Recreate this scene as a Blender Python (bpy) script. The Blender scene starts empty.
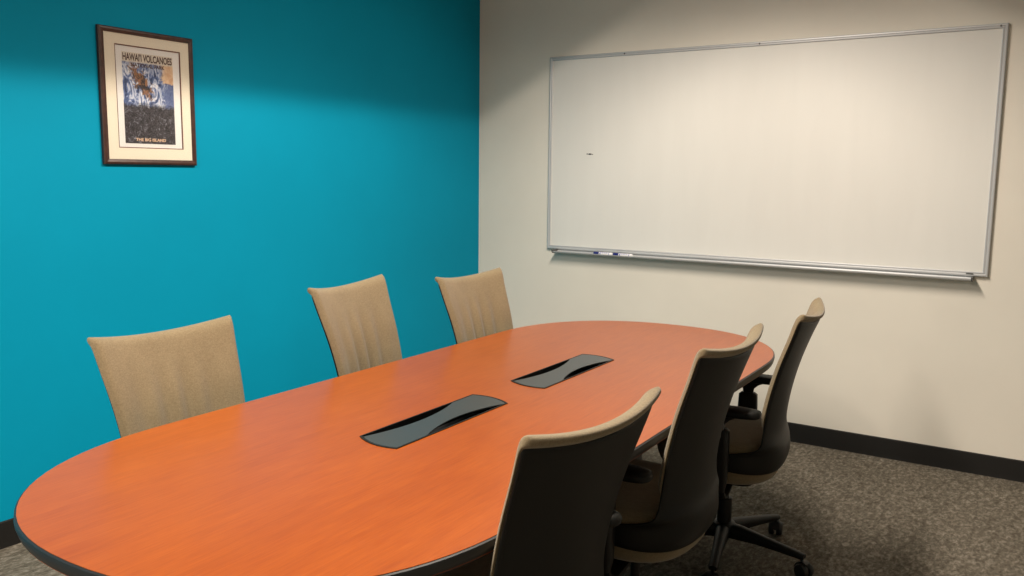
import bpy, bmesh, math, random
from mathutils import Vector, Matrix
random.seed(7)
S = bpy.context.scene
COL = S.collection
PI = math.pi

# ------------------------------------------------------------------ camera
YAW, PITCH, ROLL, FPX = -0.5813, 0.1325, 0.0107, 857.61
f = Vector((math.sin(YAW)*math.cos(PITCH), math.cos(YAW)*math.cos(PITCH), -math.sin(PITCH)))
r = Vector((math.cos(YAW), -math.sin(YAW), 0)); u = r.cross(f)
r2 = r*math.cos(ROLL) + u*math.sin(ROLL); u2 = r2.cross(f)
cam = bpy.data.objects.new('camera', bpy.data.cameras.new('camera'))
COL.objects.link(cam)
cam.matrix_world = Matrix.Translation((3.2095, -4.4882, 1.3878)) @ Matrix((r2, u2, -f)).transposed().to_4x4()
cam.data.sensor_width = 36; cam.data.lens = FPX/1024*36; cam.data.clip_start = 0.05
S.camera = cam

# ------------------------------------------------------------------ world, exposure
S.view_settings.view_transform = 'Standard'
S.view_settings.look = 'None'
S.view_settings.gamma = 1.0
S.view_settings.use_curve_mapping = False
S.view_settings.exposure = 0.0
world = bpy.data.worlds.new('world'); S.world = world; world.use_nodes = True
world.node_tree.nodes['Background'].inputs[0].default_value = (0.9, 0.95, 1, 1)
world.node_tree.nodes['Background'].inputs[1].default_value = 0.05

# ------------------------------------------------------------------ room lamps (louvred office fixtures)
ROOM_W, ROOM_D, ROOM_H = 4.5, 6.6, 2.70
LAMPS = [(1.80, -1.90), (1.80, -4.40), (1.80, -5.90)]
LAMP_POWER, LAMP_COL = 98.0, (1.0, 0.885, 0.755)
CUT_X, CUT_Y = 1.86, 3.10          # tangent of the louvre cut-off, across and along

def louvre_light(x, y, k=1.0):
    """lamp tubes behind a parabolic louvre: a beam with a batwing profile and a sharp cut-off"""
    l = bpy.data.lights.new('louvre_lamp', 'AREA'); l.shape = 'RECTANGLE'
    l.size, l.size_y = 0.20, 1.1
    l.energy = LAMP_POWER*k; l.color = LAMP_COL
    l.use_nodes = True; nt = l.node_tree; N = nt.nodes; L = nt.links
    em = N['Emission']; g = N.new('ShaderNodeNewGeometry'); sp = N.new('ShaderNodeSeparateXYZ')
    L.new(g.outputs['Incoming'], sp.inputs[0])
    def m(op, a, b=None, c=None):
        n = N.new('ShaderNodeMath'); n.operation = op
        for i, v in enumerate((a, b, c)):
            if v is None: continue
            if isinstance(v, (int, float)): n.inputs[i].default_value = v
            else: L.new(v, n.inputs[i])
        return n.outputs[0]
    z = m('MAXIMUM', m('ABSOLUTE', sp.outputs[2]), 0.02)
    tx = m('DIVIDE', m('ABSOLUTE', sp.outputs[0]), z)
    ty = m('DIVIDE', m('ABSOLUTE', sp.outputs[1]), z)
    def cut(t, c, soft, floor):
        n = N.new('ShaderNodeMapRange'); n.interpolation_type = 'SMOOTHSTEP'
        n.inputs['From Min'].default_value = c - soft; n.inputs['From Max'].default_value = c + soft
        n.inputs['To Min'].default_value = 1.0; n.inputs['To Max'].default_value = floor
        L.new(t, n.inputs['Value']); return n.outputs[0]
    s = m('MULTIPLY', cut(tx, CUT_X, 0.10, 0.36), cut(ty, CUT_Y, 0.9, 0.22))
    # batwing: more light to the sides than straight down
    tr_ = m('SQRT', m('ADD', m('MULTIPLY', tx, tx), m('MULTIPLY', ty, ty)))
    wing = N.new('ShaderNodeValToRGB'); L.new(m('DIVIDE', tr_, 3.0), wing.inputs[0]); e = wing.color_ramp.elements
    wing.color_ramp.interpolation = 'B_SPLINE'
    prof = ((0, .11), (.10, .15), (.20, .24), (.30, .30), (.40, .23), (.52, .32), (.65, .33), (.80, .23), (1, .22))
    while len(e) < len(prof): e.new(.5)
    for el, (p_, c_) in zip(e, prof): el.position = p_; el.color = (c_, c_, c_, 1)
    s = m('MULTIPLY', s, cut(m('MULTIPLY', tx, ty), 1.05, 0.55, 0.84))      # a little weaker on the diagonals
    s = m('MULTIPLY', s, m('SUBTRACT', 1.06, m('MULTIPLY', cut(tx, 0.42, 0.42, 0.0), 0.18)))
    L.new(m('MULTIPLY', m('MULTIPLY', s, wing.outputs[0]), 3.6), em.inputs['Strength'])
    o = bpy.data.objects.new('louvre_lamp', l); COL.objects.link(o)
    o.location = (x, y, ROOM_H - 0.012)
    return o

# ------------------------------------------------------------------ helpers
def link(o, parent=None):
    COL.objects.link(o)
    if parent is not None: o.parent = parent
    return o
def tag(o, label=None, cat=None, group=None, kind=None):
    if label: o['label'] = label
    if cat: o['category'] = cat
    if group: o['group'] = group
    if kind: o['kind'] = kind
    return o
def empty(name, loc, rz=0.0):
    o = bpy.data.objects.new(name, None); o.empty_display_size = 0.1
    o.location = loc; o.rotation_euler = (0, 0, rz); return link(o)
def obj(name, bm, mat, parent=None, smooth=False, bevel=0, subsurf=0, solid=None, loc=None, angle=None):
    me = bpy.data.meshes.new(name); bmesh.ops.recalc_face_normals(bm, faces=bm.faces[:])
    bm.to_mesh(me); bm.free()
    for m in (mat if isinstance(mat, (list, tuple)) else [mat]): me.materials.append(m)
    if smooth:
        for p in me.polygons: p.use_smooth = True
    if angle is not None:
        me.set_sharp_from_angle(angle=math.radians(angle))
    o = bpy.data.objects.new(name, me); link(o, parent)
    if loc: o.location = loc
    if solid:
        s = o.modifiers.new('solid', 'SOLIDIFY'); s.thickness = solid; s.offset = 0
    if bevel:
        b = o.modifiers.new('bevel', 'BEVEL'); b.width = bevel; b.segments = 3; b.limit_method = 'ANGLE'
    if subsurf:
        s = o.modifiers.new('sub', 'SUBSURF'); s.levels = s.render_levels = subsurf
    return o
def bx(bm, c, s, mtx=None, top=None):
    """box centred c, size s; top=(sx,sy) scales the upper face"""
    vs = []
    for dz in (-1, 1):
        for dx, dy in ((-1, -1), (1, -1), (1, 1), (-1, 1)):
            kx, ky = (top if (top and dz > 0) else (1, 1))
            v = Vector((dx*s[0]/2*kx, dy*s[1]/2*ky, dz*s[2]/2))
            if mtx: v = mtx @ v
            vs.append(bm.verts.new(v + Vector(c)))
    for fc in ((3, 2, 1, 0), (4, 5, 6, 7), (0, 1, 5, 4), (1, 2, 6, 5), (2, 3, 7, 6), (3, 0, 4, 7)):
        bm.faces.new([vs[i] for i in fc])
def loft(bm, rings, cap=True, closed=True):
    R = [[bm.verts.new(p) for p in ring] for ring in rings]
    n = len(R[0])
    for a, b in zip(R, R[1:]):
        for i in range(n if closed else n-1):
            j = (i+1) % n
            bm.faces.new((a[i], a[j], b[j], b[i]))
    if cap and closed:
        bm.faces.new(R[0][::-1]); bm.faces.new(R[-1])
    return R
def lathe(bm, prof, c=(0, 0, 0), n=24, axis='z'):
    rings = []
    for rad, h in prof:
        ring = []
        for i in range(n):
            a = 2*PI*i/n; p = (rad*math.cos(a), rad*math.sin(a), h)
            if axis == 'x': p = (p[2], p[0], p[1])
            if axis == 'y': p = (p[0], p[2], p[1])
            ring.append(Vector(p) + Vector(c))
        rings.append(ring)
    loft(bm, rings)
def sellipse(hx, hy, n, k=48, c=(0, 0), z=0.0):
    out = []
    for i in range(k):
        a = 2*PI*i/k; ca, sa = math.cos(a), math.sin(a)
        out.append(Vector((c[0] + hx*math.copysign(abs(ca)**(2/n), ca), c[1] + hy*math.copysign(abs(sa)**(2/n), sa), z)))
    return out
def sweep(bm, pts, w, t, side=Vector((0, 1, 0)), r=0.3):
    """ribbon of width w (along side) and thickness t swept along pts; w,t may be lists"""
    rings = []
    for i, p in enumerate(pts):
        p = Vector(p); a = Vector(pts[max(i-1, 0)]); b = Vector(pts[min(i+1, len(pts)-1)])
        tan = (b-a).normalized(); nrm = side.cross(tan).normalized(); sd = tan.cross(nrm)
        ww = (w[i] if isinstance(w, (list, tuple)) else w)/2; tt = (t[i] if isinstance(t, (list, tuple)) else t)/2
        ring = []
        for k in range(12):
            an = 2*PI*(k+.5)/12; ca, sa = math.cos(an), math.sin(an)
            ring.append(p + sd*ww*math.copysign(abs(ca)**.55, ca) + nrm*tt*math.copysign(abs(sa)**.55, sa))
        rings.append(ring)
    loft(bm, rings)

# ------------------------------------------------------------------ materials
class Mat:
    def __init__(s, name, col=(.5, .5, .5), rough=.5, metal=0, spec=.5):
        s.m = bpy.data.materials.new(name); s.m.use_nodes = True
        s.N = s.m.node_tree.nodes; s.L = s.m.node_tree.links; s.b = s.N['Principled BSDF']
        s.b.inputs['Base Color'].default_value = (*col, 1); s.b.inputs['Roughness'].default_value = rough
        s.b.inputs['Metallic'].default_value = metal; s.b.inputs['Specular IOR Level'].default_value = spec
    def coord(s, scale=(1, 1, 1), rot=(0, 0, 0), out='Object'):
        t = s.N.new('ShaderNodeTexCoord'); mp = s.N.new('ShaderNodeMapping')
        mp.inputs['Scale'].default_value = scale; mp.inputs['Rotation'].default_value = rot
        s.L.new(t.outputs[out], mp.inputs[0]); return mp.outputs[0]
    def noise(s, vec, scale, detail=2, rough=.5, dist=0):
        n = s.N.new('ShaderNodeTexNoise'); n.inputs['Scale'].default_value = scale; n.inputs['Detail'].default_value = detail
        n.inputs['Roughness'].default_value = rough; n.inputs['Distortion'].default_value = dist
        s.L.new(vec, n.inputs['Vector']); return n.outputs['Fac']
    def ramp(s, fac, stops):
        n = s.N.new('ShaderNodeValToRGB'); s.L.new(fac, n.inputs[0]); e = n.color_ramp.elements
        while len(e) < len(stops): e.new(.5)
        for el, (p, c) in zip(e, stops): el.position = p; el.color = (*c, 1)
        return n.outputs[0]
    def mix(s, fac, a, b, mode='MIX'):
        n = s.N.new('ShaderNodeMix'); n.data_type = 'RGBA'; n.blend_type = mode
        for i, v in ((0, fac), (6, a), (7, b)):
            if isinstance(v, (int, float)): n.inputs[i].default_value = v
            elif isinstance(v, tuple): n.inputs[i].default_value = (*v, 1)
            else: s.L.new(v, n.inputs[i])
        return n.outputs[2]
    def math(s, op, a, b=0.0):
        n = s.N.new('ShaderNodeMath'); n.operation = op
        for i, v in enumerate((a, b)):
            if isinstance(v, (int, float)): n.inputs[i].default_value = v
            else: s.L.new(v, n.inputs[i])
        return n.outputs[0]
    def col(s, c): s.L.new(c, s.b.inputs['Base Color']); return s
    def rgh(s, c): s.L.new(c, s.b.inputs['Roughness']); return s
    def bump(s, h, strength=.2, dist=.002):
        n = s.N.new('ShaderNodeBump'); n.inputs['Strength'].default_value = strength; n.inputs['Distance'].default_value = dist
        s.L.new(h, n.inputs['Height']); s.L.new(n.outputs[0], s.b.inputs['Normal']); return s

def paint(name, c, var=.04, spec=.3):
    m = Mat(name, c, .65, spec=spec)
    v = m.coord(); n = m.noise(v, 1.4, 4, .6)
    lo = tuple(x*(1-var) for x in c); hi = tuple(min(1, x*(1+var)) for x in c)
    m.col(m.ramp(n, [(.3, lo), (.7, hi)])).bump(m.noise(v, 190, 3, .6), .22, .0012)
    return m.m
M = {}
M['teal'] = paint('teal_paint', (0.0, 0.285, 0.455), spec=.10)
M['white'] = paint('warm_white_paint', (0.79, 0.745, 0.66))
M['grey'] = paint('warm_grey_paint', (0.36, 0.34, 0.30))
M['ceil'] = paint('ceiling_tile_white', (0.72, 0.71, 0.68))
m = Mat('cherry_wood', rough=.29, spec=.6)
v = m.coord((14, 1.3, 1)); g1 = m.noise(v, 3.0, 6, .62, .6)
v2 = m.coord((60, 3.0, 1)); g2 = m.noise(v2, 4.0, 3, .6)
v3 = m.coord((1.2, 1.0, 1)); g3 = m.noise(v3, 2.2, 2)
c1 = m.ramp(g1, [(.25, (0.46, 0.105, 0.026)), (.5, (0.58, 0.150, 0.038)), (.75, (0.67, 0.195, 0.055))])
c2 = m.mix(.32, c1, m.ramp(g2, [(.35, (0.44, 0.10, 0.024)), (.65, (0.76, 0.27, 0.08))]))
m.col(m.mix(1.0, m.mix(.16, c2, m.ramp(g3, [(.3, (0.42, 0.10, 0.025)), (.7, (0.75, 0.24, 0.06))])), (.63, .47, .13), 'MULTIPLY'))
M['wood'] = m.m
M['edge'] = Mat('black_vinyl_edge', (.018, .020, .022), .42).m
M['shell'] = Mat('charcoal_plastic', (.0060, .0060, .0052), .48, spec=.24)
M['shell'].bump(M['shell'].noise(M['shell'].coord(), 420, 2), .25, .0006); M['shell'] = M['shell'].m
M['black'] = Mat('black_plastic', (.010, .010, .010), .42, spec=.35).m
M['rubber'] = Mat('black_castor_rubber', (.012, .012, .013), .5).m
M['chrome'] = Mat('bright_metal', (.6, .6, .6), .25, 1).m
M['knob'] = Mat('grey_button_plastic', (.10, .10, .10), .4).m
def fabric(name, lo, hi):
    m = Mat(name, rough=.9, spec=.15)
    v = m.coord(); w = m.coord((1, 1, 1))
    n1 = m.noise(w, 260, 2, .6); n2 = m.noise(m.coord((1, 1, 14)), 55, 3, .7); n4 = m.noise(m.coord((14, 14, 1)), 55, 3, .7); n3 = m.noise(v, 6, 3)
    f_ = m.math('ADD', m.math('MULTIPLY', n1, .34), m.math('ADD', m.math('MULTIPLY', m.math('ADD', n2, n4), .24), m.math('MULTIPLY', n3, .18)))
    m.col(m.ramp(f_, [(.36, lo), (.66, hi)])).bump(n1, .5, .0012)
    m.b.inputs['Sheen Weight'].default_value = .25; m.b.inputs['Sheen Roughness'].default_value = .5
    return m.m
M['fabric'] = fabric('tan_upholstery', (0.158, 0.117, 0.066), (0.290, 0.229, 0.136))
m = Mat('grey_loop_carpet', rough=.98, spec=.05)
v = m.coord(); a = m.noise(m.coord((1.5, .8, 1)), 46, 4, .7, .5); b = m.noise(m.coord((2.0, .8, 1)), 20, 3, .6, .6); c = m.noise(v, 2.0, 2)
fac = m.math('ADD', m.math('MULTIPLY', a, .6), m.math('ADD', m.math('MULTIPLY', b, .32), m.math('MULTIPLY', c, .08)))
m.col(m.ramp(fac, [(.36, (.075, .065, .050)), (.5, (.150, .131, .103)), (.64, (.30, .268, .222))])).bump(m.noise(v, 240, 3, .7), .8, .004)
M['carpet'] = m.m
M['base'] = Mat('black_rubber_base', (.012, .011, .010), .6, spec=.3).m
M['alu'] = Mat('satin_aluminium', (.56, .57, .58), .45, .25)
M['alu'].bump(M['alu'].noise(M['alu'].coord((1, 60, 60)), 20, 2), .1, .0005); M['alu'] = M['alu'].m
m = Mat('dry_erase_white', rough=.30, spec=.35)
sm = m.noise(m.coord((5, 1, .8)), 2.2, 4, .6, .3)
m.col(m.ramp(sm, [(.3, (0.765, 0.752, 0.712)), (.7, (0.785, 0.772, 0.732))])); m.rgh(m.ramp(sm, [(.3, (.38,)*3), (.7, (.5,)*3)]))
M['board'] = m.m
M['ink'] = Mat('dark_marker_ink', (.03, .03, .035), .6).m
m = Mat('mahogany_moulding', rough=.34)
m.col(m.ramp(m.noise(m.coord((3, 3, 3)), 14, 4, .6), [(.3, (.030, .010, .007)), (.7, (.070, .024, .015))]))
M['mahog'] = m.m
M['mat'] = Mat('cream_mat_board', (.86, .80, .66), .85, spec=.2).m
M['matline'] = Mat('brown_mat_line', (.16, .06, .04), .7).m
M['paper'] = Mat('white_poster_paper', (.88, .87, .84), .7, spec=.2).m
m = Mat('printed_coast_scene', rough=.55, spec=.3)
# generic volcanic shore: y local 0..1 up, x local 0..1 right (object coordinates)
tc = m.N.new('ShaderNodeTexCoord'); sx = m.N.new('ShaderNodeSeparateXYZ'); m.L.new(tc.outputs['Object'], sx.inputs[0])
X, Y = sx.outputs[1], sx.outputs[2]          # the poster lies in the local YZ plane, metres
PW, PH = 0.228, 0.358
uu = m.math('MULTIPLY', X, -1/PW); vv = m.math('MULTIPLY', Y, 1/PH)
UU = m.math('MULTIPLY', X, 1/PW)
nz = m.noise(m.coord((1, 1, 1)), 26, 5, .65, 1.6)
nf = m.noise(m.coord((1, 1.0, 1.0)), 70, 4, .7, 1.2)
sw = m.noise(m.coord((1, 1.5, .7), rot=(.7, 0, 0)), 22, 4, .6, 2.2)
clouds = m.ramp(sw, [(.36, (.03, .05, .12)), (.46, (.12, .18, .38)), (.54, (.50, .56, .70)), (.64, (.85, .86, .88))])
rocks = m.ramp(nf, [(.42, (.022, .020, .024)), (.56, (.065, .06, .07)), (.68, (.30, .31, .36))])
glow = m.ramp(nz, [(.35, (.62, .34, .20)), (.6, (.80, .60, .40))])
sea = m.ramp(nf, [(.35, (.07, .10, .24)), (.7, (.20, .26, .44))])
def step(x, e, s_):
    n = m.N.new('ShaderNodeMapRange'); n.inputs['From Min'].default_value = e-s_; n.inputs['From Max'].default_value = e+s_
    n.interpolation_type = 'SMOOTHSTEP'; m.L.new(x, n.inputs[0]); return n.outputs[0]
vd = m.math('ADD', vv, m.math('MULTIPLY', m.math('SUBTRACT', nz, .5), .12))
ud = m.math('ADD', UU, m.math('MULTIPLY', m.math('SUBTRACT', nz, .5), .5))
dv = m.math('SUBTRACT', vd, .68)
cliff_d = m.math('ADD', m.math('ABSOLUTE', m.math('ADD', m.math('MULTIPLY', m.math('SUBTRACT', ud, .36), 1.2), m.math('MULTIPLY', dv, 1.1))), m.math('ABSOLUTE', m.math('MULTIPLY', dv, .9)))
c0 = m.mix(step(cliff_d, .20, .05), m.ramp(sw, [(.40, (.035, .03, .035)), (.50, (.09, .06, .05)), (.56, (.42, .20, .09)), (.64, (.12, .09, .10))]), clouds)
right = step(m.math('ADD', ud, m.math('MULTIPLY', vv, .0)), .80, .04)
c1_ = m.mix(right, c0, m.mix(step(vd, .685, .01), sea, glow))
up = step(m.math('ADD', vd, m.math('MULTIPLY', ud, .35)), 1.16, .03)
c2_ = m.mix(up, c1_, m.mix(step(ud, .55, .2), (.66, .62, .56), glow))
c2_ = m.mix(step(vv, .895, .012), c2_, (.76, .70, .60))
c3_ = m.mix(step(vd, .43, .03), rocks, c2_)
m.col(c3_)
M['print'] = m.m
M['titleink'] = Mat('maroon_title_ink', (.06, .015, .012), .6).m
M['capink'] = Mat('cream_caption_ink', (.80, .55, .36), .6).m
m = Mat('picture_glass', (1, 1, 1), .03)
mx = m.N.new('ShaderNodeMixShader'); tr = m.N.new('ShaderNodeBsdfTransparent'); gl = m.N.new('ShaderNodeBsdfGlossy')
gl.inputs['Roughness'].default_value = .03; fr = m.N.new('ShaderNodeFresnel'); fr.inputs[0].default_value = 1.35
m.L.new(fr.outputs[0], mx.inputs[0]); m.L.new(tr.outputs[0], mx.inputs[1]); m.L.new(gl.outputs[0], mx.inputs[2])
m.L.new(mx.outputs[0], m.N['Material Output'].inputs[0]); M['glass'] = m.m
M['penblue'] = Mat('navy_marker_cap', (.012, .018, .16), .35).m
M['penwhite'] = Mat('white_marker_barrel', (.82, .82, .84), .4).m
M['penlabel'] = Mat('blue_label_print', (.08, .10, .45), .5).m
M['lid'] = Mat('slate_lid_plastic', (.050, .056, .058), .33, spec=.6)
M['lid'].bump(M['lid'].noise(M['lid'].coord(), 500, 2), .2, .0004); M['lid'] = M['lid'].m
M['lampmetal'] = Mat('white_fixture_metal', (.7, .7, .7), .4).m
M['tube'] = Mat('lamp_tube', (.9, .9, .9), .4)
M['tube'].b.inputs['Emission Color'].default_value = (1, .9, .75, 1); M['tube'].b.inputs['Emission Strength'].default_value = 3.0
M['tube'] = M['tube'].m

# ------------------------------------------------------------------ room shell
def slab(name, lo, hi, mat, label=None):
    bm = bmesh.new(); bx(bm, [(a+b)/2 for a, b in zip(lo, hi)], [b-a for a, b in zip(lo, hi)])
    return tag(obj(name, bm, mat), kind='structure')
W, D, H = ROOM_W, ROOM_D, ROOM_H
slab('floor', (-.12, -D-.12, -.1), (W+.12, .12, 0), M['carpet'])
slab('wall_left', (-.12, -D, 0), (0, 0, H), M['teal'])
slab('wall_back', (-.12, 0, 0), (W+.12, .12, H), M['white'])
slab('wall_right', (W, -D, 0), (W+.12, 0, H), M['grey'])
slab('wall_front', (-.12, -D-.12, 0), (W+.12, -D, H), M['grey'])
def ceiling():
    """ceiling slab with an opening over each light fixture"""
    bm = bmesh.new(); hx, hy = .15, .6
    xs = sorted({-.12, W+.12, *[v for x, y in LAMPS for v in (x-hx, x+hx)]})
    ys = sorted({-D-.12, .12, *[v for x, y in LAMPS for v in (y-hy, y+hy)]})
    for a, b in zip(xs, xs[1:]):
        for c, d in zip(ys, ys[1:]):
            cx, cy = (a+b)/2, (c+d)/2
            if any(abs(cx-x) < hx and abs(cy-y) < hy for x, y in LAMPS): continue
            bx(bm, (cx, cy, H+.06), (b-a, d-c, .12))
    bmesh.ops.remove_doubles(bm, verts=bm.verts[:], dist=1e-5)
    tag(obj('ceiling', bm, M['ceil']), kind='structure')
ceiling()
def baseboard(name, a, b, n):
    """rubber cove base from a to b; n points into the room"""
    bm = bmesh.new(); a, b, n = Vector(a), Vector(b), Vector(n)
    prof = [(0, 0), (.0065, 0), (.006, .004), (.0055, .016), (.005, .097), (.003, .1016), (0, .1016)]
    loft(bm, [[p + n*q + Vector((0, 0, z)) for q, z in prof] for p in (a, b)])
    tag(obj(name, bm, M['base']), kind='structure')
baseboard('baseboard_left', (0, -D, 0), (0, 0, 0), (1, 0, 0))
baseboard('baseboard_back', (.012, 0, 0), (W, 0, 0), (0, -1, 0))
baseboard('baseboard_right', (W, -.012, 0), (W, -D, 0), (-1, 0, 0))
baseboard('baseboard_front', (.012, -D, 0), (W-.012, -D, 0), (0, 1, 0))

for i, (x, y) in enumerate(LAMPS):
    t = empty('ceiling_light', (x, y, H))
    spot = ('over the whiteboard end of the table', 'over the near end of the table', 'behind the camera, past the near end of the table')[i]
    tag(t, 'recessed louvred office light ' + spot, 'ceiling light', 'recessed ceiling lights')
    bm = bmesh.new(); hx, hy = .149, .599
    bx(bm, (0, 0, .09), (2*hx, 2*hy, .004))
    for s in (-1, 1):
        bx(bm, (s*(hx-.002), 0, .045), (.004, 2*hy, .09)); bx(bm, (0, s*(hy-.002), .045), (2*hx-.008, .004, .09))
    obj('housing', bm, M['lampmetal'], t)
    bm = bmesh.new()
    for s in (-1, 1):
        bx(bm, (s*(hx+.006), 0, -.003), (.03, 2*hy+.04, .006)); bx(bm, (0, s*(hy+.006), -.003), (2*hx-.018, .03, .006))
    obj('trim_frame', bm, M['lampmetal'], t)
    l = louvre_light(x, y, (1.0, .80, 1.0)[i]); l.parent = t; l.location = (0, 0, -.012)

# ------------------------------------------------------------------ whiteboard
X0, X1, Z0, Z1 = .5237, 2.8856, .9396, 2.0728
def whiteboard():
    t = empty('whiteboard', (X0, 0, Z0)); w, h = X1-X0, Z1-Z0
    tag(t, 'large white dry-erase board in an aluminium frame on the cream wall', 'whiteboard')
    bm = bmesh.new(); bx(bm, (w/2, -.0085, h/2), (w-.03, .013, h-.03)); obj('writing_surface', bm, M['board'], t)
    def rail(a, b, inward):
        a, b, inw = Vector(a), Vector(b), Vector(inward); d = (b-a).normalized()
        prof = [(0, 0), (0, -.017), (.003, -.020), (.009, -.0205), (.012, -.0185), (.019, -.0205), (.0215, -.019), (.0225, -.0155), (.0225, 0)]
        bm = bmesh.new(); rings = []
        for p, s in ((a, 1), (b, -1)):
            rings.append([p + inw*q + d*q*s + Vector((0, y, 0)) for q, y in prof])
        loft(bm, rings); return bm
    obj('frame_rail', rail((0, 0, h), (w, 0, h), (0, 0, -1)), M['alu'], t)
    obj('frame_rail', rail((0, 0, 0), (w, 0, 0), (0, 0, 1)), M['alu'], t)
    obj('frame_rail', rail((0, 0, 0), (0, 0, h), (1, 0, 0)), M['alu'], t)
    obj('frame_rail', rail((w, 0, 0), (w, 0, h), (-1, 0, 0)), M['alu'], t)
    # pen tray
    bm = bmesh.new()
    prof = [(-.001, .000), (-.001, -.016), (-.045, -.020), (-.062, -.018), (-.070, -.013), (-.071, -.0095), (-.067, -.0095), (-.060, -.0140), (-.045, -.0155), (-.012, -.012), (-.006, -.001)]
    loft(bm, [[Vector((x, y, z)) for y, z in prof] for x in (.070, w-.062)])
    tr = obj('pen_tray', bm, M['alu'], t)
    for x in (.068, w-.060):
        bm = bmesh.new(); loft(bm, [[Vector((x+dx, y*1.02, z*1.12+.001)) for y, z in [(-.001, .0), (-.001, -.018), (-.045, -.021), (-.064, -.019), (-.071, -.011), (-.072, -.002), (-.060, -.002)]] for dx in (-.003, .003)])
        obj('end_cap', bm, M['knob'], tr)
    for x in (.08*w+.3, .53*w, w-.03):
        bm = bmesh.new(); lathe(bm, [(.0045, -.0215), (.004, -.0235), (.0015, -.024)], (x, 0, h-.011), 12, 'y'); obj('screw', bm, M['knob'], t)
    bm = bmesh.new(); bx(bm, (w-.074, -.0215, .0112), (.030, .0012, .0065)); pl = obj('maker_plate', bm, M['knob'], t)
    # a small dash and dots of left-over ink
    bm = bmesh.new()
    for dx, dz, sx_, sz_ in ((0, 0, .024, .009), (-.018, .001, .010, .006), (.017, -.001, .008, .005)):
        loft(bm, [[Vector((.2807+dx, -.0151, .566+dz)) + Vector((p.x, y, p.y)) for p in sellipse(sx_/2, sz_/2, 2, 12)] for y in (0, -.0004)])
    obj('ink_mark', bm, M['ink'], t)
    # faint wiped streaks are in the surface material
whiteboard()
def marker(x, lab, wh=True):
    t = empty('dry_erase_marker', (x, -.046, Z0-.0155+.0088)); 
    bm = bmesh.new(); lathe(bm, [(.004, -.060), (.0088, -.058), (.0090, -.026), (.0090, -.024)], (0, 0, 0), 16, 'x'); obj('cap', bm, M['penblue'], t, True, angle=40)
    bm = bmesh.new(); lathe(bm, [(.0088, -.024), (.0088, .058), (.006, .062), (.002, .063)], (0, 0, 0), 16, 'x'); b = obj('barrel', bm, M['penwhite'], t, True, angle=40)
    bm = bmesh.new()
    # label bands and a line of small print strokes on the barrel, facing the room
    for a, bb in (((-.018, -.013), 1), ((.040, .043), 1)):
        lathe(bm, [(.00895, a[0]), (.00895, a[1])], (0, 0, 0), 16, 'x')
    for k in range(7):
        bx(bm, (-.006+k*.0062, -.0074, .0045), (.0042, .001, .0042+.0012*(k % 2)))
    obj('label_print', bm, M['penlabel'], b)
    tag(t, lab, 'marker', 'markers on the pen tray')
    return t
marker(.921, 'blue-capped white dry-erase marker on the tray, nearer the teal wall')
marker(1.048, 'blue-capped white dry-erase marker on the tray, second from the teal wall')

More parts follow.
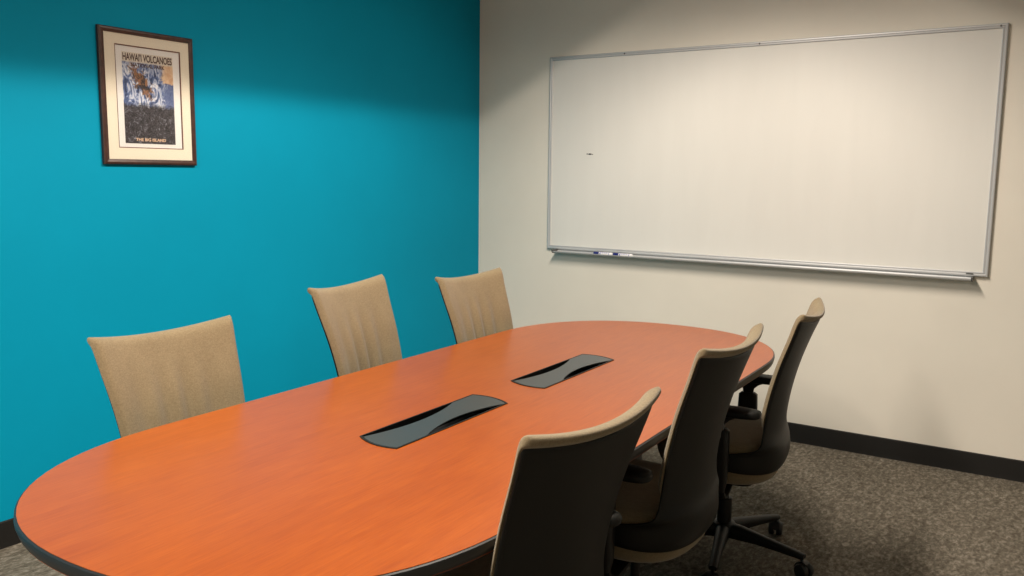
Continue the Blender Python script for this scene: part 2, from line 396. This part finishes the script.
# ------------------------------------------------------------------ framed poster
def poster():
    y0, y1, z0, z1 = -2.5360, -2.1130, 1.4080, 1.9390
    w, h = y1-y0, z1-z0
    t = empty('framed_poster', (0, y0, z0))       # local: y right, z up, x out of the wall
    tag(t, 'mahogany-framed volcano travel poster with cream mat on the teal wall', 'picture')
    fw = .021
    def rail(a, b, inward):
        a, b, inw = Vector(a), Vector(b), Vector(inward); d = (b-a).normalized()
        prof = [(0, 0.001), (0, .014), (.004, .018), (.010, .019), (.017, .017), (.021, .016), (fw, .0155), (fw, .001)]
        bm = bmesh.new(); loft(bm, [[p + inw*q + d*q*s + Vector((x, 0, 0)) for q, x in prof] for p, s in ((a, 1), (b, -1))]); return bm
    for a, b, i in (((0, 0, 0), (0, w, 0), (0, 0, 1)), ((0, 0, h), (0, w, h), (0, 0, -1)), ((0, 0, 0), (0, 0, h), (0, 1, 0)), ((0, w, 0), (0, w, h), (0, -1, 0))):
        obj('frame_side', rail(a, b, i), M['mahog'], t)
    def ring(name, o, i, x, th, mat):
        """flat ring between rectangles o and i = (y0,z0,y1,z1)"""
        bm = bmesh.new()
        bx(bm, (x, (o[0]+i[0])/2, (o[1]+o[3])/2), (th, i[0]-o[0], o[3]-o[1])); bx(bm, (x, (o[2]+i[2])/2, (o[1]+o[3])/2), (th, o[2]-i[2], o[3]-o[1]))
        bx(bm, (x, (i[0]+i[2])/2, (o[1]+i[1])/2), (th, i[2]-i[0], i[1]-o[1])); bx(bm, (x, (i[0]+i[2])/2, (o[3]+i[3])/2), (th, i[2]-i[0], o[3]-i[3]))
        return obj(name, bm, mat, t)
    A = (fw-.004, fw-.004, w-fw+.004, h-fw+.004)
    B = (.066, .066, w-.062, h-.062)
    C = tuple(b+s*.0035 for b, s in zip(B, (1, 1, -1, -1)))
    ring('mat_board', A, B, .011, .004, M['mat'])
    ring('mat_line', B, C, .010, .004, M['matline'])
    bm = bmesh.new(); bx(bm, (.007, (C[0]+C[2])/2, (C[1]+C[3])/2), (.003, C[2]-C[0], C[3]-C[1])); pp = obj('poster_sheet', bm, M['paper'], t)
    bm = bmesh.new(); bx(bm, (0, PW/2, PH/2), (.0006, PW, PH)); pr = obj('printed_scene', bm, M['print'], pp)
    px, pz = (B[0]+B[2])/2-PW/2-.002, B[1]+.019
    pr.location = (.0089, px, pz)
    def text(s, wid, hgt, zc, mat, yc=PW/2):
        c = bpy.data.curves.new('lettering', 'FONT'); c.body = s; c.align_x = 'CENTER'; c.align_y = 'CENTER'; c.size = 1; c.extrude = .0; c.offset = .028
        o = bpy.data.objects.new('tmp', c); COL.objects.link(o); bpy.context.view_layer.update()
        dg = bpy.context.evaluated_depsgraph_get(); me = bpy.data.meshes.new_from_object(o.evaluated_get(dg)); bpy.data.objects.remove(o)
        xs = [v.co.x for v in me.vertices]; ys = [v.co.y for v in me.vertices]
        kx, ky = wid/(max(xs)-min(xs)), hgt/(max(ys)-min(ys)); cx, cy = (max(xs)+min(xs))/2, (max(ys)+min(ys))/2
        for v in me.vertices: v.co = Vector((.0096, px+yc+(v.co.x-cx)*kx, pz+zc+(v.co.y-cy)*ky))
        me.materials.append(mat); link(bpy.data.objects.new('lettering', me), pp)
    text("HAWAI'I VOLCANOES", PW*.97, .030, PH*.950, M['titleink'])
    text("NATIONAL PARK", PW*.66, .015, PH*.868, M['titleink'])
    text("THE BIG ISLAND", PW*.60, .012, PH*.045, M['capink'])
    bm = bmesh.new(); bx(bm, (.0145, w/2, h/2), (.0015, w-2*fw+.006, h-2*fw+.006)); obj('glass_pane', bm, M['glass'], t)
poster()

# ------------------------------------------------------------------ conference table
TX, TY, THX, THY, TN, TTH, TE, TZ = 1.798, -2.348, .554, 1.404, 2.222, .023, .588, .73
def outline(inset=0.0, n=40):
    """racetrack outline with superelliptic ends, local coordinates (y is the long axis)"""
    pts = []
    hx, e, st = THX-inset, TE-inset, THY-TE
    for sgn in (1, -1):
        for i in range(n+1):
            a = PI*i/n; ca, sa = math.cos(a), math.sin(a)
            x = hx*math.copysign(abs(ca)**(2/TN), ca); y = e*abs(sa)**(2/TN)
            pts.append(Vector((x*sgn, (st+y)*sgn, 0)))
    return pts
MODS = [(-.006, -.390), (.020, .318)]     # local centres of the two cable wells (set below from the photo)
MW, ML = .140, .525
def local_of(x, y):
    dx, dy = x-TX, y-TY
    return (dx*math.cos(-TTH)-dy*math.sin(-TTH), dx*math.sin(-TTH)+dy*math.cos(-TTH))
def well_outline(inset=0.0, n=10):
    """long sides straight, ends gently bowed and slanted, corners as in the photo"""
    hw, hl = MW/2-inset, ML/2-inset; p = []
    for i in range(n+1):                                     # far end, from +x to -x
        s = 1-2*i/n; p.append(Vector((s*hw, hl-.014-.012*s+.018*(1-s*s), 0)))
    for i in range(n+1):
        s = -1+2*i/n; p.append(Vector((s*hw, -hl+.014-.012*s-.018*(1-s*s), 0)))
    return p
def table():
    t = empty('conference_table', (TX, TY, 0), TTH)
    tag(t, 'long racetrack-shaped cherry wood conference table with black edge', 'table')
    zt = TZ
    # top with two openings
    bm = bmesh.new()
    out = outline(.004); wells = [[v + Vector((cx, cy, 0)) for v in well_outline(.001)] for cx, cy in MODS]
    loops = []
    for L_ in [out] + wells:
        vs = [bm.verts.new((v.x, v.y, zt)) for v in L_]
        clean = []
        for v in vs:
            if clean and (v.co-clean[-1].co).length < 1e-4: bm.verts.remove(v)
            else: clean.append(v)
        if (clean[0].co-clean[-1].co).length < 1e-4: bm.verts.remove(clean.pop())
        loops.append([bm.edges.new((clean[i], clean[(i+1) % len(clean)])) for i in range(len(clean))])
    bmesh.ops.triangle_fill(bm, edges=[e for l in loops for e in l], use_beauty=True, use_dissolve=False)
    ex = bmesh.ops.extrude_face_region(bm, geom=bm.faces[:])
    bmesh.ops.translate(bm, vec=(0, 0, -.028), verts=[g for g in ex['geom'] if isinstance(g, bmesh.types.BMVert)])
    obj('tabletop', bm, M['wood'], t)
    # black edge band, sloping under
    bm = bmesh.new(); rings = []
    for ins, z in ((.0045, -.0008), (.0, -.003), (-.001, -.012), (.003, -.026), (.012, -.036), (.030, -.038), (.030, -.0285), (.0045, -.0285)):
        rings.append([Vector((v.x, v.y, zt+z)) for v in outline(ins)])
    rings.append(rings[0])
    R_ = [[bm.verts.new(p) for p in g] for g in rings[:-1]]; R_.append(R_[0])
    n = len(R_[0])
    for a, b in zip(R_, R_[1:]):
        for i in range(n): bm.faces.new((a[i], a[(i+1) % n], b[(i+1) % n], b[i]))
    bmesh.ops.remove_doubles(bm, verts=bm.verts[:], dist=1e-5)
    obj('edge_band', bm, M['edge'], t, True, angle=35)
    # two panel pedestals with a stretcher beam
    for s in (-1, 1):
        bm = bmesh.new()
        loft(bm, [[Vector((v.x, s*.72+v.y, z)) for v in sellipse(hx, hy, 5, 40)] for hx, hy, z in ((.080, .30, 0), (.080, .30, .03), (.055, .25, .04), (.05, .24, .66), (.15, .30, .665), (.15, .30, .7015))])
        obj('pedestal', bm, M['edge'], t, bevel=.002)
    bm = bmesh.new(); bx(bm, (0, 0, .42), (.035, .975, .30)); obj('stretcher_beam', bm, M['edge'], t, bevel=.003)
    # cable wells
    for k, (cx, cy) in enumerate(MODS):
        w = empty('power_module', (cx, cy, zt)); w.parent = t
        bm = bmesh.new(); o = well_outline(); i_ = well_outline(.004)
        rings = [[v + Vector((0, 0, z)) for v in L_] for L_, z in ((o, .0), (o, .0022), (i_, .0022), (i_, -.002), (i_, -.055))]
        R_ = [[bm.verts.new(p) for p in g] for g in rings]; n = len(R_[0])
        for a, b in zip(R_, R_[1:]):
            for q in range(n): bm.faces.new((a[q], a[(q+1) % n], b[(q+1) % n], b[q]))
        bm.faces.new(R_[-1])
        obj('well', bm, M['black'], w)
        # lid: S-shaped leaf, scalloped on each long side so the well shows
        bm = bmesh.new(); n = 44; hw, hl = MW/2-.005, ML/2-.006; L_, R2 = [], []
        depth = .035
        for q in range(n+1):
            s = -1+2*q/n; yl = s*hl
            sl = max(0, math.sin(PI*min(1, max(0, (s+.97)/1.55))))**.8      # scallop on the -x side
            sr = max(0, math.sin(PI*min(1, max(0, (s+.52)/1.38))))**.8      # scallop on the +x side
            L_.append(Vector((-hw+depth*sl, yl, 0))); R2.append(Vector((hw-depth*sr, yl, 0)))
        def endfix(v, sgn):
            s = max(-1, min(1, v.x/hw)); base = sgn*(hl-.014)-.012*s+sgn*.018*(1-s*s)
            return Vector((v.x, max(-hl, min(hl, v.y)) if (v.y*sgn < base*sgn) else base, v.z))
        L_ = [endfix(endfix(v, 1), -1) for v in L_]; R2 = [endfix(endfix(v, 1), -1) for v in R2]
        grid = []
        for a, b in zip(L_, R2):
            grid.append([a.lerp(b, j/6) for j in range(7)])
        # bowed end rows
        for row, sgn in ((grid[0], -1), (grid[-1], 1)):
            for v in row:
                s = max(-1, min(1, v.x/hw)); v.y = sgn*(hl-.014)-.012*s+sgn*.018*(1-s*s)
        loft(bm, grid, closed=False, cap=False)
        o_ = obj('lid', bm, M['lid'], w, solid=.003, loc=(0, 0, .0005))
        # sockets and cable connectors lying in the well
        for dx, dy in ((-.052, -.190), (-.052, -.175), (-.045, -.222), (.052, .190)):
            bm = bmesh.new(); lathe(bm, [(.0035, -.010), (.0035, .004), (.002, .0045)], (dx, dy, -.012), 10); obj('connector', bm, M['chrome'], w)
MODS = [local_of(1.8150, -2.718), local_of(1.801, -2.010)]
table()

# ------------------------------------------------------------------ office chair (local: faces +y, base centre at origin)
ROWS = [  # zc, yc, xs, ys, zs, blend to U
    (.908, -.291, .225, -.256, .932, 0), (.885, -.281, .222, -.249, .906, 0), (.855, -.268, .218, -.238, .870, 0), (.765, -.235, .207, -.202, .770, 0),
    (.668, -.210, .199, -.175, .670, 0), (.595, -.198, .196, -.161, .597, 0), (.545, -.192, .197, -.156, .550, .05),
    (.512, -.192, .203, -.153, .515, .2), (.494, -.195, .213, -.150, .492, .4), (.480, -.200, .226, -.140, .475, .7), (.468, -.205, .236, -.070, .462, .95), (.458, -.208, .239, -.022, .455, 1), (.430, -.212, .240, -.016, .434, 1),
    (.400, -.207, .239, -.018, .412, 1), (.384, -.198, .235, -.024, .402, 1), (.380, -.194, .233, -.026, .400, 1)]
PROWS = [(.94, -.302, .228, -.268, .962, 0), (.92, -.294, .227, -.261, .942, 0)] + ROWS[1:]
def row_at(z, rows=PROWS):
    for a, b in zip(rows, rows[1:]):
        if a[0] >= z >= b[0]:
            k = (a[0]-z)/(a[0]-b[0]); return tuple(p+(q-p)*k for p, q in zip(a, b))
    return rows[0] if z > rows[0][0] else rows[-1]
def pt(row, u_):
    zc, yc, xs, ys, zs, b = row
    au = abs(u_); sg = 1 if u_ >= 0 else -1
    x1, y1 = xs*au, yc+(ys-yc)*au**2
    ph = au*PI/2; x2 = xs*math.sin(ph)**.75; y2 = yc+(ys-yc)*(1-math.cos(ph)**.9)
    return Vector((sg*(x1+(x2-x1)*b), y1+(y2-y1)*b, zc+(zs-zc)*au*au))
def make_chair():
    t = empty('office_chair', (0, 0, 0))
    # back shell
    bm = bmesh.new(); nu = 18
    loft(bm, [[pt(rw, -1+2*i/nu) for i in range(nu+1)] for rw in ROWS], closed=False, cap=False)
    obj('back_shell', bm, M['shell'], t, True, solid=.009, subsurf=2)
    # upholstered back pad with upright ripples, rolled over the top
    bm = bmesh.new(); nu, rings = 30, []
    # z, front thickness, rear offset, width factor
    PZ = [(.930, .010, .002, .975), (.929, .015, -.004, .99), (.925, .021, -.009, 1.0), (.918, .025, -.011, 1.0), (.911, .026, -.009, 1.0), (.907, .0265, .003, 1.0), (.89, .027, .0055, 1.0)]
    PZ += [(z, .026, .0055, 1.0) for z in (.86, .83, .80, .76, .72, .68, .64, .60, .575)] + [(.556, .022, .0055, 1.0), (.545, .014, .0055, 1.0), (.541, .007, .0055, .99)]
    front, rear = [], []
    for z, tf, tr_, kw in PZ:
        rw = list(row_at(z)); rw[5] = 0
        fr_, rr_ = [], []
        for i in range(nu+1):
            s = -1+2*i/nu; p = pt(rw, s); p.x *= kw*1.010
            k = min(1, (1-abs(s))/.09); thick = tf*(.12+.88*math.sqrt(max(0, 1-(1-k)**2)))
            rip = max(0, 1-abs(s)/.85)**.5*min(1, max(0, (.86-z)/.10))
            rr = .0100*math.sin(s*15+.6+2.0*(z-.7)+1.1*math.sin(s*3))*rip
            fr_.append(p+Vector((0, thick+rr, 0))); rr_.append(p+Vector((0, tr_, 0)))
        front.append(fr_); rear.append(rr_)
    rings = []
    for fr_, rr_ in zip(front, rear): rings.append(fr_+rr_[::-1])
    R_ = loft(bm, rings, cap=False)
    for ring in (R_[0], R_[-1]):
        for i in range(nu): bm.faces.new((ring[i], ring[i+1], ring[-2-i], ring[-1-i]))
    obj('back_pad', bm, M['fabric'], t, True, subsurf=1)
    # seat cushion
    bm = bmesh.new(); rings = []
    for hx, y0, y1, z, e in ((.15, -.12, .12, .326, 2.4), (.195, -.178, .19, .334, 2.6), (.214, -.188, .222, .360, 2.9), (.224, -.190, .236, .400, 3.2), (.228, -.188, .240, .435, 3.4), (.230, -.178, .245, .462, 3.4), (.222, -.168, .236, .480, 3.2), (.19, -.13, .20, .488, 3.0), (.10, -.06, .10, .486, 2.6)):
        ring = sellipse(hx, (y1-y0)/2, e, 40, (0, (y0+y1)/2), z)
        for v in ring: v.z -= .020*max(0, (v.y-.12)/.12)**2 if z > .45 else 0
        rings.append(ring)
    loft(bm, rings); obj('seat', bm, M['fabric'], t, True, subsurf=1)
    # mechanism
    bm = bmesh.new()
    loft(bm, [sellipse(hx, hy, 5, 24, (0, -.01), z) for hx, hy, z in ((.05, .06, .285), (.07, .09, .292), (.08, .11, .315), (.09, .11, .330))])
    bx(bm, (.11, .03, .335), (.10, .012, .008)); obj('tilt_mechanism', bm, M['black'], t, bevel=.004)
    # arms: a U-shaped yoke under the seat, uprights, pads
    bm = bmesh.new(); path = [(-.265, -.02, .40), (-.265, -.02, .36), (-.260, -.02, .328), (-.242, -.02, .308), (-.215, -.02, .303), (-.16, -.02, .312), (-.10, -.02, .328), (-.05, -.02, .334)]
    path += [(-x, y, z) for x, y, z in path[::-1]]
    sweep(bm, path, [.050, .052, .056, .060, .062, .062, .062, .060]+[.060, .062, .062, .062, .060, .056, .052, .050], .020); obj('arm_yoke', bm, M['shell'], t, True, angle=50)
    for s in (-1, 1):
        bm = bmesh.new()
        loft(bm, [[Vector((s*.265+v.x, -.02+v.y, v.z)) for v in sellipse(hx, hy, 4, 20, (0, 0), z)] for hx, hy, z in ((.014, .028, .335), (.020, .035, .37), (.021, .037, .50), (.019, .035, .548), (.014, .026, .556))])
        a = obj('armrest', bm, M['black'], t, True, angle=40)
        bm = bmesh.new()
        loft(bm, [[Vector((s*.265+v.x, -.02+v.y, v.z)) for v in sellipse(hx, hy, 3.5, 20, (0, c), z)] for hx, hy, c, z in ((.010, .018, 0, .50), (.010, .018, 0, .55), (.012, .022, 0, .572), (.018, .045, .005, .588), (.024, .075, .008, .600), (.024, .08, .010, .604))])
        obj('arm_post', bm, M['black'], a, True, angle=40)
        bm = bmesh.new()
        loft(bm, [[Vector((s*.262+v.x, v.y, v.z+(-.006*max(0, (v.y-.03)/.08)**2))) for v in sellipse(hx, hy, 3.2, 32, (0, -.028), z)] for hx, hy, z in ((.034, .118, .601), (.041, .126, .605), (.043, .128, .615), (.040, .125, .623), (.030, .115, .627), (.012, .08, .628))])
        obj('arm_pad', bm, M['shell'], a, True, angle=50)
        bm = bmesh.new(); lathe(bm, [(.013, s*.284), (.013, s*.292), (.010, s*.297), (.004, s*.299)], (0, -.020, .532), 16, 'x')
        obj('height_button', bm, M['knob'], a, True, angle=40)
    # column
    bm = bmesh.new(); lathe(bm, [(.022, .10), (.026, .125), (.026, .215), (.023, .218), (.014, .219), (.014, .31)], (0, 0, 0), 24); obj('gas_column', bm, M['black'], t, True, angle=35)
    # base
    bm = bmesh.new(); lathe(bm, [(.030, .070), (.042, .078), (.046, .105), (.040, .122), (.028, .127)], (0, 0, 0), 24)
    hub = obj('base_hub', bm, M['shell'], t, True, angle=35); hub['spin'] = 1
    for k in range(5):
        a = k*2*PI/5; d = Vector((math.cos(a), math.sin(a), 0)); q = Vector((-d.y, d.x, 0))
        bm = bmesh.new(); rings = []
        for rr, wd, zt_, th in ((.025, .058, .121, .046), (.07, .050, .119, .044), (.13, .042, .110, .034), (.20, .036, .099, .027), (.26, .034, .090, .022), (.290, .034, .0845, .018), (.303, .026, .082, .014)):
            c = d*rr; h_ = wd/2
            rings.append([c + q*(h_*x_) + Vector((0, 0, zt_-th*z_)) for x_, z_ in ((-.55, 0), (0, -.08), (.55, 0), (.92, .22), (1, .5), (.85, 1), (-.85, 1), (-1, .5), (-.92, .22))])
        loft(bm, rings); leg = obj('base_leg', bm, M['shell'], hub, True, angle=50)
        # castor
        ang = a + (2.8, -2.6, -1.2, .9, 2.6)[k]; fd = Vector((math.cos(ang), math.sin(ang), 0)); fq = Vector((-fd.y, fd.x, 0))
        c = d*.293
        bm = bmesh.new(); lathe(bm, [(.0055, .048), (.0055, .074)], (c.x, c.y, 0), 12)
        cw = c - fd*.012
        mt = Matrix((fq, fd, Vector((0, 0, 1)))).transposed()
        bx(bm, (cw.x, cw.y, .037), (.008, .034, .030), mt)
        rings = []
        for i in range(9):                       # curved hood over the wheels
            an = PI*(.05+.62*i/8); rr = .0305
            p = cw + fd*(math.cos(an)*rr) + Vector((0, 0, .0265+math.sin(an)*rr))
            rings.append([p + fq*sx_*.012 + (fd*math.cos(an)+Vector((0, 0, math.sin(an))))*sy_ for sx_, sy_ in ((-1, 0), (1, 0), (1, .003), (-1, .003))])
        loft(bm, rings)
        for s in (-1, 1):
            rings = []
            for rad, off in ((.006, .005), (.024, .0052), (.0265, .009), (.0265, .019), (.023, .0245), (.012, .026), (.003, .026)):
                rings.append([cw + fq*(s*off) + fd*(rad*math.cos(g)) + Vector((0, 0, .0265+rad*math.sin(g))) for g in [2*PI*i/22 for i in range(22)]])
            loft(bm, rings)
        obj('castor', bm, M['rubber'], hub, True, angle=40)
    return t
def copy_tree(o, parent=None):
    c = o.copy(); COL.objects.link(c)
    if parent is not None: c.parent = parent
    for ch in [x for x in ALL if x.parent == o]: copy_tree(ch, c)
    return c
UP = ('back_shell', 'back_pad', 'seat', 'tilt_mechanism', 'arm_yoke', 'armrest')
CH = [  # back-top centre x, y, edge vector (dx, dy) near->far, top height, base spin, label
    (2.474, -1.485, -.061, .450, .941, -1, 'tan and charcoal office chair seen side-on, nearest the whiteboard, its wheeled base in view'),
    (2.481, -2.300, .000, .490, .963, -1, 'tan and charcoal office chair in the middle of the three seen from behind'),
    (2.490, -3.085, .046, .478, .942, -1, 'tan and charcoal office chair nearest the camera, its dark back cut off below'),
    (1.064, -3.024, .000, .457, .941, 1, 'tan office chair against the teal wall side, leftmost and nearest of its row'),
    (1.045, -2.270, -.081, .474, .994, 1, 'tan office chair with a rippled back, middle of the teal wall side'),
    (1.086, -1.589, .000, .443, .967, 1, 'tan office chair with a rippled back, by the corner of teal and cream walls')]
chair0 = make_chair()
ALL = [o for o in COL.objects]
for i, (bx_, by_, dx, dy, zt_, sgn, lab) in enumerate(CH):
    c = chair0 if i == 0 else copy_tree(chair0)
    n = Vector((dy, -dx, 0)).normalized()*sgn          # facing direction
    hub = Vector((bx_, by_, 0)) + n*.268
    c.location = hub; c.rotation_euler = (0, 0, math.atan2(n.y, n.x)-PI/2)
    tag(c, lab, 'chair', 'office chairs around the table')
    for o in COL.objects:
        if o.parent == c:
            nm = o.name.split('.')[0]
            if nm in UP: o.location = (0, 0, zt_-.942)
            if nm == 'base_hub':
                rot = [math.radians(-5), .5, 1.1, .3, .8, .2][i]
                o.rotation_euler = (0, 0, rot - c.rotation_euler.z)
